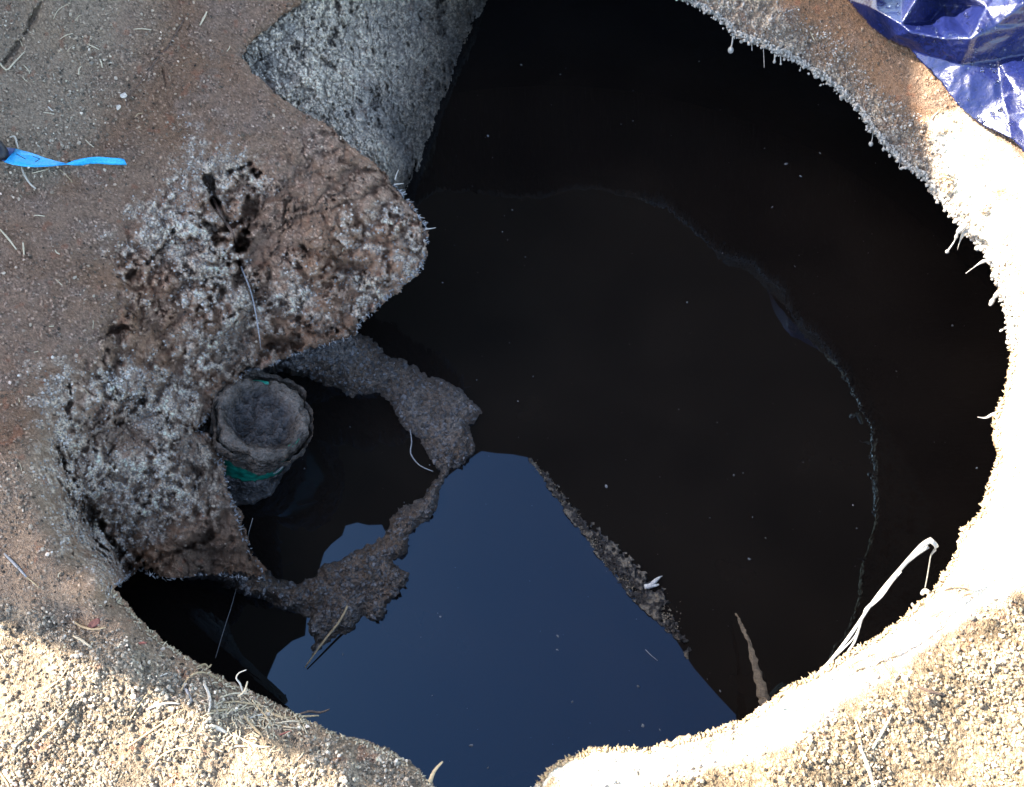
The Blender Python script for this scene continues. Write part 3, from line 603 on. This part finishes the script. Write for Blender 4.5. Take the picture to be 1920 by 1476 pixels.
sunl = [([(1612,1400),(1628,1438),(1642,1490)],.0030,0,'thick bleached stem at the lower right running off the bottom edge'),([(1636,1404),(1652,1376),(1672,1340)],.0022,0,'bleached side stem forking up from the thick one'),
 ([(1604,1352),(1612,1376),(1616,1400)],.0014,0,'thin stem joining the thick bleached stem from above'),([(1716,1284),(1742,1296),(1772,1304)],.0022,3,'brown twig half buried in the lower right gravel'),
 ([(1500,1440),(1508,1418),(1520,1396)],.0014,1,'tan straw standing on the sunlit bottom rim'),([(60,1395),(120,1340),(150,1290)],.0018,0,'long bleached straw on the sunlit lower left soil'),([(240,1400),(300,1360),(345,1330)],.0016,0,'bleached straw across the shadow edge at lower left'),
 ([(280,1440),(310,1412),(350,1402),(380,1410)],.0016,1,'arched tan straw on the sunlit soil at lower left'),([(1790,1240),(1830,1262),(1850,1290)],.0012,1,'tan straw on the right gravel near the frame edge'),([(585,1476),(590,1455),(595,1440)],.0016,0,'pale straw at the bottom edge below the tangle'),
 ([(76,1300),(110,1276),(128,1250)],.0012,0,'short bleached straw near the left end of the shadow edge'),([(0,1450),(14,1470),(22,1490)],.0016,1,'straw in the bottom left corner')]
for p, rd, mi, lb in sunl: strand('straw', p, [rd*.45, rd*.65, rd*.35], (1 if mi == 0 and p[0][0] < 700 else mi), lb, 'twig' if 'twig' in lb else 'straw')
strand('root', [(388,342),(400,372),(412,398),(424,418),(438,440),(446,470),(455,500)], [.0016, .0020, .0017, .0012], 3, 'grey root running down the crack in the white crust', 'root', lift=.012)
strand('root', [(452,500),(468,540),(478,580),(486,628),(489,655)], [.0011, .0009, .0006], 4, 'thin grey root hanging below the crack over brown crust', 'root', lift=.012)
strand('root', [(345,36),(330,62),(312,92),(296,108),(268,150),(240,182),(238,202)], [.0007, .0010, .0008, .0005], 3, 'thin dark root crossing the brown soil near the top', 'root', lift=.0005)
strand('thread', [(474,972),(466,1000),(462,1030),(446,1090),(436,1130),(420,1180),(404,1234)], [.0005, .0004, .0004], 4, 'long hair thin thread hanging from the slump over the dark pocket', 'thread', zs=[-.19,-.21,-.24,-.262,-.27,-.272,-.272])
strand('twig', [(652,1136),(636,1166),(612,1196),(594,1220),(572,1252)], [.0014, .0016, .0013, .0008], 1, 'straight tan twig lying over the pointed end of the scum', 'twig', zs=[-D+.022,-D+.020,-D+.016,-D+.012,-D+.005])
strand('twig', [(768,800),(772,828),(770,850),(786,872),(812,884)], [.0007,.0009,.0006], 4, 'thin bent twig at the inner side of the scum ring', 'twig', zs=[-D+.006,-D+.004,-D+.008,-D+.006,-D+.008])

# folded translucent strap sticking out over the water at the lower right
st = bpy.data.objects.new('plastic_strap', None); C.objects.link(st); tag(st, 'pale folded plastic straps looping out from the sunlit lower right rim', 'strap')
spm = material('strap_plastic', (.34, .31, .26), .35, spec=.6, vary=.2, scale=300)
for pts, zs, rd in (([(1528,1268),(1560,1236),(1598,1186),(1622,1150),(1650,1110),(1688,1066),(1728,1024),(1748,1012)],[.004,.02,.035,.045,.055,.06,.065,.065],[.0014,.0028,.003,.0024,.0022,.0026,.0044,.005]),
                    ([(1534,1264),(1572,1226),(1604,1192),(1618,1156),(1624,1140),(1650,1116),(1700,1056),(1740,1024)],[.002,.01,.02,.03,.036,.042,.05,.06],[.001,.0012,.0013,.0016,.0014,.0016,.002,.004]),
                    ([(1590,1222),(1602,1204),(1612,1176),(1620,1150),(1652,1120),(1672,1092),(1690,1072)],[-.002,.006,.014,.022,.03,.04,.05],[.0022,.0020,.0016,.0012,.0018,.0018,.0014]),
                    ([(1746,1014),(1756,1026),(1746,1040),(1742,1060),(1738,1084),(1734,1104)],[.066,.06,.05,.03,.01,-.006],[.0046,.0044,.0022,.0022,.0022,.0018])):
    V, Fc = tube_geo([W(x, y, zz) for (x, y), zz in zip(pts, zs)], [q*.5 for q in rd], 6, .35); pydata('strap_band', V, Fc, spm, st)
# thin tan strip modelled in place of the sunlit rim's reflection
dm = material('rim_reflection_tan', (.13, .095, .06), .8, vary=.4, scale=600, bump=.001)
pts = [(1380,1150),(1390,1172),(1402,1200),(1414,1238),(1424,1276),(1432,1310),(1437,1336)]
V, Fc = tube_geo([W(x, y, -.26+.012*i_) for i_, (x, y) in enumerate(pts)], [.0006,.0012,.002,.0036,.005,.006,.0056], 7, .6, 5)
V = [Vector(v)+Vector((random.uniform(-1, 1), random.uniform(-1, 1), random.uniform(-1, 1)))*.0013 for v in V]
o = pydata('rim_reflection_strip', V, Fc, dm, None, False); tag(o, 'ragged tan strip standing in for the sunlit rim mirrored at the bottom right', 'reflection strip')

# drips of slime along the upper right rim
slm = material('slime', (.42, .38, .32), .35, spec=.6, vary=.25, scale=500, bump=.0006)
def drip(pts, zs, rad, bulb, label, group=None):
    kk = .62 if pts[0][0] > 1720 else .9
    rad = [q*kk for q in rad] if isinstance(rad, list) else rad; bulb *= kk
    g = [tube_geo([W(x, y, zz) for (x, y), zz in zip(pts, zs)], rad, 5)]
    if bulb:
        c_ = W(*pts[-1], zs[-1]); V_ = [Vector(v)*bulb*(1+.1*random.uniform(-1, 1)) for v in ICO]
        g.append(([tuple(c_+Vector((v.x, v.y, v.z*1.25))) for v in V_], [tuple(f) for f in ICF]))
    V, Fc = join_geo(g); o = pydata('slime_drip', V, Fc, slm)
    sm = o.modifiers.new('smooth', 'SUBSURF'); sm.levels = 1; sm.render_levels = 1
    return tag(o, label, 'slime drip', group)
GD = 'slime drips hanging from the upper right rim'; LD = 'small pale slime drip with a round tip under the upper right rim'
for (x, y, dx, dy, rd, bl, lb) in [(1374,62,-4,32,.0016,.0056,'biggest slime drip, with a long bulb, leftmost under the upper rim'),(1396,66,-6,12,.0012,.0034,'slime drip with a round bulb just right of the biggest one'),(1408,70,2,26,.0009,0,'frayed thread drip right of the two bulbs'),
 (1430,80,3,48,.0006,0,'long straight slime thread under the upper rim'),(1440,84,1,4,.001,.004,'stubby round bulb pressed to the upper rim'),(1452,92,0,24,.0016,.0028,'knobbly thick slime drip in the middle of the upper rim'),(1462,94,2,26,.0012,.002,'thin slime drip close on the right of the knobbly one'),(1504,108,-4,24,.0007,.002,'thin curled drip with a tiny bulb right of the knobbly one'),
 (1534,126,-3,16,.001,.0052,'round pale bulb hanging on a short stalk'),(1600,180,-3,12,.001,.0036,'left one of two small bulbs hanging side by side'),(1608,186,0,12,.001,.0028,'right one of two small bulbs hanging side by side'),(1636,248,-3,22,.0008,.004,'single bulb on a straight stalk below the rim corner'),(1656,264,0,18,.0014,.002,'frayed slime drip right of the single bulb on a stalk'),
 (1690,286,-5,30,.0005,0,'pair of fine threads under the bluish crust'),(1718,310,2,26,.0006,0,'fine slime thread right of the looped strand'),(1756,374,0,6,.0012,.003,'stubby slime bulb midway down the right side of the rim')]:
    z0 = zt(x+6, y-8)-.004
    drip([(x, y-4), (x+dx*.3+1, y+dy*.4), (x+dx, y+dy)], [z0, z0-.008, z0-.014], [rd*1.5, rd*.8, rd], bl, lb, GD)
drip([(1692,318),(1686,316),(1700,314),(1712,308)], [-.07, -.068, -.064, -.06], [.0012, .0016, .002, .0014], 0, 'looped slime strand linking two threads under the rim')
drip([(1812,420),(1796,436),(1790,452),(1776,472)], [-.03, -.04, -.05, -.06], [.006, .007, .0018, .0020], .0046, 'large bluish slime clump with a stretched bulb at the right rim')
drip([(1836,440),(1812,432),(1800,452),(1795,470)], [-.03, -.04, -.05, -.06], [.005, .007, .0012, .0005], 0, 'bluish forked slime clump beside the large one')
drip([(1858,488),(1844,490),(1828,500),(1812,512)], [-.03, -.035, -.04, -.05], [.0036, .0044, .0008, .001], .0016, 'slime lump with a pin shaped tail at the right rim')
drip([(1872,548),(1862,562),(1856,574)], [-.02, -.03, -.036], [.005, .006, .003], 0, 'grey crumbly slime lump on the right rim at mid height')
drip([(1896,612),(1884,616),(1874,622)], [-.02, -.03, -.036], [.0022, .004, .002], 0, 'small grey slime lump at the widest point of the right rim')
drip([(1880,772),(1860,778),(1848,784),(1832,782)], [-.02, -.03, -.036, -.036], [.004, .004, .002, .0005], 0, 'grey slime tuft with a fine tail on the right rim')
drip([(1742,1112),(1734,1108),(1728,1116)], [-.012, -.016, -.02], [.004, .006, .003], 0, 'grey crumbly tuft at the foot of the folded strap')
drip([(740,338),(744,326),(748,318)], [-.05, -.045, -.04], [.0012, .0009, .0004], 0, 'pointed fibre rising where the pit wall meets the ledge')
drip([(738,346),(748,345),(758,344)], [-.05, -.05, -.05], [.0014, .001, .0004], 0, 'short level fibre just below the pointed one')
drip([(796,430),(806,429),(818,427)], [-.07, -.07, -.07], [.0014, .001, .0004], 0, 'thorn like fibre on the tip of the brown ledge')

# fringe of little crust fibres along the opening
g = []; OP = OPEN
seglen = [math.hypot(OP[(k+1) % len(OP)][0]-OP[k][0], OP[(k+1) % len(OP)][1]-OP[k][1]) for k in range(len(OP))]
cen = np.array([1050, 720.])
def fringe(k0, k1, per, lmin, lmax, rad):
    for k in range(k0, k1):
        a = OP[k]; b_ = OP[(k+1) % len(OP)]
        for _ in range(max(1, int(seglen[k]*per))):
            t_ = random.random(); x = a[0]+(b_[0]-a[0])*t_; y = a[1]+(b_[1]-a[1])*t_
            dx, dy = cen[0]-x, cen[1]-y; L_ = math.hypot(dx, dy); dx /= L_; dy /= L_
            ox = random.uniform(2, 12); x -= dx*ox; y -= dy*ox
            z0 = zt(x-dx*3, y-dy*3); l = random.uniform(lmin, lmax)*random.random()**.6+ox*.7
            an = math.atan2(dy, dx)+random.uniform(-1.5, 1.5); ex, ey = math.cos(an)*l, math.sin(an)*l
            q = [W(x, y, z0), W(x+ex*.5+random.uniform(-2, 2), y+ey*.5+random.uniform(-2, 2), z0-.003), W(x+ex, y+ey, z0-.006-random.random()*.006)]
            r_ = rad*random.uniform(.5, 1.4); g.append(tube_geo(q, [r_, r_*1.1, r_*.45], 4, 1, 1))
ks = {i_: p for i_, p in enumerate(OP)}
kUR = [i_ for i_, p in enumerate(OP) if p == (1896,650)][0]; kend = [i_ for i_, p in enumerate(OP) if p == (1236,-24)][0]
kBR = [i_ for i_, p in enumerate(OP) if p == (1010,1468)][0]; kT = [i_ for i_, p in enumerate(OP) if p == (742,352)][0]; kT2 = [i_ for i_, p in enumerate(OP) if p == (664,632)][0]; kM = [i_ for i_, p in enumerate(OP) if p == (214,1104)][0]
fringe(kUR, kend, 1.3, 1, 8, .0013)
r = np.random.default_rng(48); base_ = np.array([p_ for k in range(kUR, kend) for p_ in [(OP[k][0]*(1-t_)+OP[k+1][0]*t_, OP[k][1]*(1-t_)+OP[k+1][1]*t_) for t_ in np.linspace(0, .9, 9)]])
for _ in range(520):
    x, y = base_[r.integers(len(base_))]+r.normal(0, 2.5, 2); dx, dy = cen[0]-x, cen[1]-y; L_ = math.hypot(dx, dy); o_ = r.uniform(-8, 5); s_ = r.uniform(.001, .0034)*r.random()**.5
    c_ = W(x+dx/L_*o_, y+dy/L_*o_, zt(x-dx/L_*8, y-dy/L_*8)-.003)
    g.append(([tuple(c_+Vector(v)*s_*r.uniform(.6, 1.3)) for v in ICO], [tuple(int(i_) for i_ in f) for f in ICF]))
V, Fc = join_geo(g); o = pydata('rim_fringe', V, Fc, slm); tag(o, 'fringe of pale slimy fibres along the upper right rim', 'fringe', None, 'stuff')
g = []; fringe(kBR, kUR, .5, 2, 9, .0010)
V, Fc = join_geo(g); o = pydata('rim_crumbs', V, Fc, straw_m[1]); tag(o, 'fine bleached crumbs along the sunlit right rim', 'crumbs', None, 'stuff')
g = []; fringe(kT, kT2, .5, 1, 5, .0007); fringe(kT2, kM, .3, 1, 4, .0007)
V, Fc = join_geo(g); o = pydata('ledge_crumbs', V, Fc, straw_m[4]); tag(o, 'fine grey crumbs along the edge of the slumped ledge', 'crumbs', None, 'stuff')
g = []; fringe(kM, kBR, .35, 1, 6, .0006)
V, Fc = join_geo(g); o = pydata('root_hairs', V, Fc, straw_m[0]); tag(o, 'fine root hairs along the lower left rim', 'root hairs', None, 'stuff')
# straw litter too small to pick apart
g = []
for _ in range(420):
    if random.random() < .6: x, y = random.gauss(470, 70), random.gauss(1345, 28)
    else: x, y = random.uniform(-40, 1960), random.uniform(-40, 1500)
    q_, ins_ = polydist(np.array([[x, y]]), OPEN)
    if ins_[0] or q_[0] < 10 or 230 < x < 520 and 250 < y < 1080: continue
    a = random.uniform(0, 6.28); l = random.uniform(5, 20); pts = [(x-math.cos(a)*l/2, y-math.sin(a)*l/2), (x+random.uniform(-2, 2), y+random.uniform(-2, 2)), (x+math.cos(a)*l/2, y+math.sin(a)*l/2)]
    g.append(tube_geo([W(u, v, zt(u, v)+.0012) for u, v in pts], random.uniform(.0003, .0008), 4, .6, 2))
V, Fc = join_geo(g); o = pydata('straw_litter', V, Fc, straw_m[0]); tag(o, 'fine broken straw litter strewn on the ground', 'litter', None, 'stuff')

# chips and shells
chipm = material('pale_chip', (.6, .52, .42), .6, vary=.2, scale=500)
def chip(x, y, w_, h_, a, lb, mi=chipm, cat='chip'):
    c_ = W(x, y, zt(x, y)+.0015); V_ = []
    for k in range(8):
        t_ = k/8*6.283; V_.append((math.cos(t_)*w_*random.uniform(.85, 1.1), math.sin(t_)*h_*random.uniform(.85, 1.1)))
    ca, sa = math.cos(a), math.sin(a)
    lo = [c_+Vector((u*ca-v*sa, u*sa+v*ca, -.001)) for u, v in V_]; hi = [c_+Vector(((u*ca-v*sa)*.85, (u*sa+v*ca)*.85, .0012+.0008*math.sin(k*2))) for k, (u, v) in enumerate(V_)]
    Fc = [(k, (k+1) % 8, 8+(k+1) % 8, 8+k) for k in range(8)]+[tuple(range(8, 16)), tuple(range(7, -1, -1))]
    tag(pydata('chip', lo+hi, Fc, mi, None, False), lb, cat)
chip(232, 179, .004, .0036, .3, 'round translucent pale chip on brown soil below the dark crack')
chip(222, 201, .0022, .0042, -.3, 'white oblong chip beside the round pale one')
chip(178, 1168, .0065, .0045, .5, 'reddish brown bark chip under the curved tan straw', material('red_chip', (.22, .085, .06), .8, vary=.3, scale=400), 'bark chip')
chip(264, 1206, .006, .0012, .1, 'thin dark red sliver on the shaded lower left rim', straw_m[5], 'splinter')

# specks floating on the water
r = np.random.default_rng(38); n = 260
q = np.stack([r.uniform(520, 1850, n), r.uniform(60, 1440, n)], 1); q = q[sdf(q, OPEN) > 25]
ps = ray(q, np.full(len(q), -D+.0004)); s = .0004+.0022*r.random(len(q))**4
V, Fc, cc = stones(ps, s, np.tile([[.22,.22,.22]], (len(q), 1))*(.3+.8*r.random((len(q), 1))), .5, .3, 16)
V[:, 2] = np.minimum(V[:, 2], -D+.0012)
o = link('water_specks', mesh_np('water_specks', V, Fc, True, cc), grit_mat); tag(o, 'tiny specks floating on the dark water', 'specks', None, 'stuff')
V, Fc = tube_geo([W(1210, 1218, -D+.001), W(1220, 1228, -D+.001), W(1233, 1239, -D+.001)], .0004, 4); tag(pydata('fibre', V, Fc, straw_m[4]), 'short white fibre floating on the mirrored sky', 'fibre')
# crumbs standing in for the rim's reflection along the mirrored sky
L1 = [(992,862),(1030,910),(1060,955),(1100,1010),(1130,1052),(1160,1090),(1200,1130),(1240,1160),(1262,1185)]
wv = [3, 10, 14, 16, 18, 30, 34, 26, 10]; ps = []; ss = []
for _ in range(1500):
    u = random.random()*(len(L1)-1); k = int(u); f = u-k; x = L1[k][0]*(1-f)+L1[k+1][0]*f; y = L1[k][1]*(1-f)+L1[k+1][1]*f; w_ = wv[k]*(1-f)+wv[k+1]*f
    o_ = abs(random.gauss(0, .5))*w_; ps.append((x+o_*.85, y-o_*.5)); ss.append(random.uniform(.0004, .0016)*(1 if o_ < w_ else .6))
ps = ray(np.array(ps), np.full(len(ps), -D+.0003)); V, Fc, cc = stones(ps, np.array(ss), np.array([[.20,.165,.12]])*(.3+.9*rng.random((len(ss), 1))), .35, .4, 17)
o = link('mirrored_rim_crumbs', mesh_np('mirrored_rim_crumbs', V, Fc, False, cc), grit_mat); tag(o, 'line of tan crumbs standing in for the rim mirrored beside the sky', 'mirrored rim crumbs', None, 'stuff')
FS = [(986,856),(1012,870),(1044,905),(1078,945),(1118,985),(1165,1030),(1205,1070),(1246,1105),(1275,1160),(1300,1215),(1290,1235),(1262,1194),(1238,1168),(1200,1135),(1160,1092),(1128,1050),(1098,1008),(1060,958),(1028,912)]  # outline of a film drawn in place of the rim's reflection
gx = np.arange(970, 1320, 1.7); gy = np.arange(840, 1250, 1.7)
Q = np.stack(np.meshgrid(gx, gy), -1).reshape(-1, 2); P1 = ray(Q, np.full(len(Q), -D)); b1 = fbm(P1, 60, 4, 521, .65); b2 = fbm(P1, 260, 2, 531)
e_ = sdf(Q, FS); lo_, _ = polydist(Q, [(992,862),(1030,912),(1062,960),(1100,1012),(1130,1054),(1162,1094),(1202,1137),(1240,1170),(1264,1196)], False)
dn = np.minimum(e_/10., 1)+2.2*b1+.9*b2-.35+.9*sst(16, 0, lo_); hh = np.clip(dn, -.3, 1)*.0035
c = mixc(np.tile(np.array([.020,.015,.012]), (len(Q), 1)), [.15,.12,.085], sst(.35, 1.0, b1*2.2+1.5*b2+.35*sst(9, 0, lo_)))
A = keep(ray(Q, -D+hh), grid_faces(len(gx), len(gy)), (hh > 0) & (e_ > -4), c)
o = link('mirrored_rim_film', mesh_np('mirrored_rim_film', A[0], A[1], True, A[2]), scum_mat); tag(o, 'ragged brown film standing in for the rim mirrored right of the sky', 'mirrored rim film')
V = []; Fc = []
g = [tube_geo([W(x, y, -D+.003) for x, y in pts], rd, 5, .5) for pts, rd in (([(1208,1100),(1220,1098),(1230,1088),(1238,1082)],[.003,.0035,.0025,.001]),([(1216,1098),(1228,1098),(1236,1096)],[.0025,.002,.0008]),([(1222,1092),(1232,1084),(1242,1080)],[.0015,.001,.0005]))]
V, Fc = join_geo(g); o = pydata('feather_scrap', V, Fc, material('scrap', (.5, .48, .44), .7, vary=.3, scale=600)); tag(o, 'small pale frayed scrap floating beside the mirrored sky', 'scrap')

# ---------------------------------------------------------------- added out of view: board for the shade, sheet to block the mirrored sky
Hb = 1.25; back = Hb/math.tan(SUN_EL)
k1 = W(946, 1594); k2 = W(1785, 30); b1_ = k1-sd*back; b2_ = k2-sd*back
bd = bpy.data.objects.new('added_shade_board', None); C.objects.link(bd); tag(bd, 'added plywood board out of view left of the hole, placed to shade it', 'board')
u = (b2_-b1_); u.z = 0; nrm = Vector((-u.y, u.x, 0)).normalized()*.009
V = [b1_+nrm, b2_+nrm, b2_-nrm, b1_-nrm]; V = [Vector((v.x, v.y, -.01)) for v in V]+[Vector((v.x, v.y, Hb)) for v in V]
bo = [(0, 1, 2, 3)[::-1], (4, 5, 6, 7), (0, 1, 5, 4), (1, 2, 6, 5), (2, 3, 7, 6), (3, 0, 4, 7)]
pydata('panel', V, bo, material('plywood', (.33, .24, .15), .7, vary=.2, scale=20), bd, False)
for f in (.1, .9):
    p = b1_+u*f-nrm*4; V, Fc = tube_geo([Vector((p.x, p.y, -.05)), Vector((p.x, p.y, Hb-.1))], .03, 8, 1, 1); pydata('post', V, Fc, straw_m[3], bd)
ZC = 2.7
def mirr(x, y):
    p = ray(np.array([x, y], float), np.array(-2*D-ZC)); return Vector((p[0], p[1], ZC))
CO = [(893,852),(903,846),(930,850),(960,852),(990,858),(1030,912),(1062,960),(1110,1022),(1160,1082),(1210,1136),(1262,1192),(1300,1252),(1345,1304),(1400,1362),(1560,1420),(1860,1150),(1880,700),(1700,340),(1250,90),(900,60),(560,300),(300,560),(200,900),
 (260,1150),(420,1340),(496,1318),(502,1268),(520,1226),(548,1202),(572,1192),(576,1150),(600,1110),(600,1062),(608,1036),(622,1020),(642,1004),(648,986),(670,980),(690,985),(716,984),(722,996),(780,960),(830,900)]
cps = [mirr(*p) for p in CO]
sh = bpy.data.objects.new('added_sky_blocker', None); C.objects.link(sh); tag(sh, 'added dark sheet out of view above the hole, placed to cut off the mirrored sky', 'sheet')
V = cps; o = pydata('sheet', V, [tuple(range(len(V)))], material('blocker_cloth', (.02, .02, .025), .9, vary=.2, scale=50), sh, False)
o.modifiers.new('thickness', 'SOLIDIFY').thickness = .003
for k in (15, 17, 19, 21):
    p = cps[k]; V, Fc = tube_geo([Vector((p.x, p.y, -.05)), Vector((p.x, p.y, ZC+.05))], .015, 8, 1, 1); pydata('post', V, Fc, straw_m[3], sh)
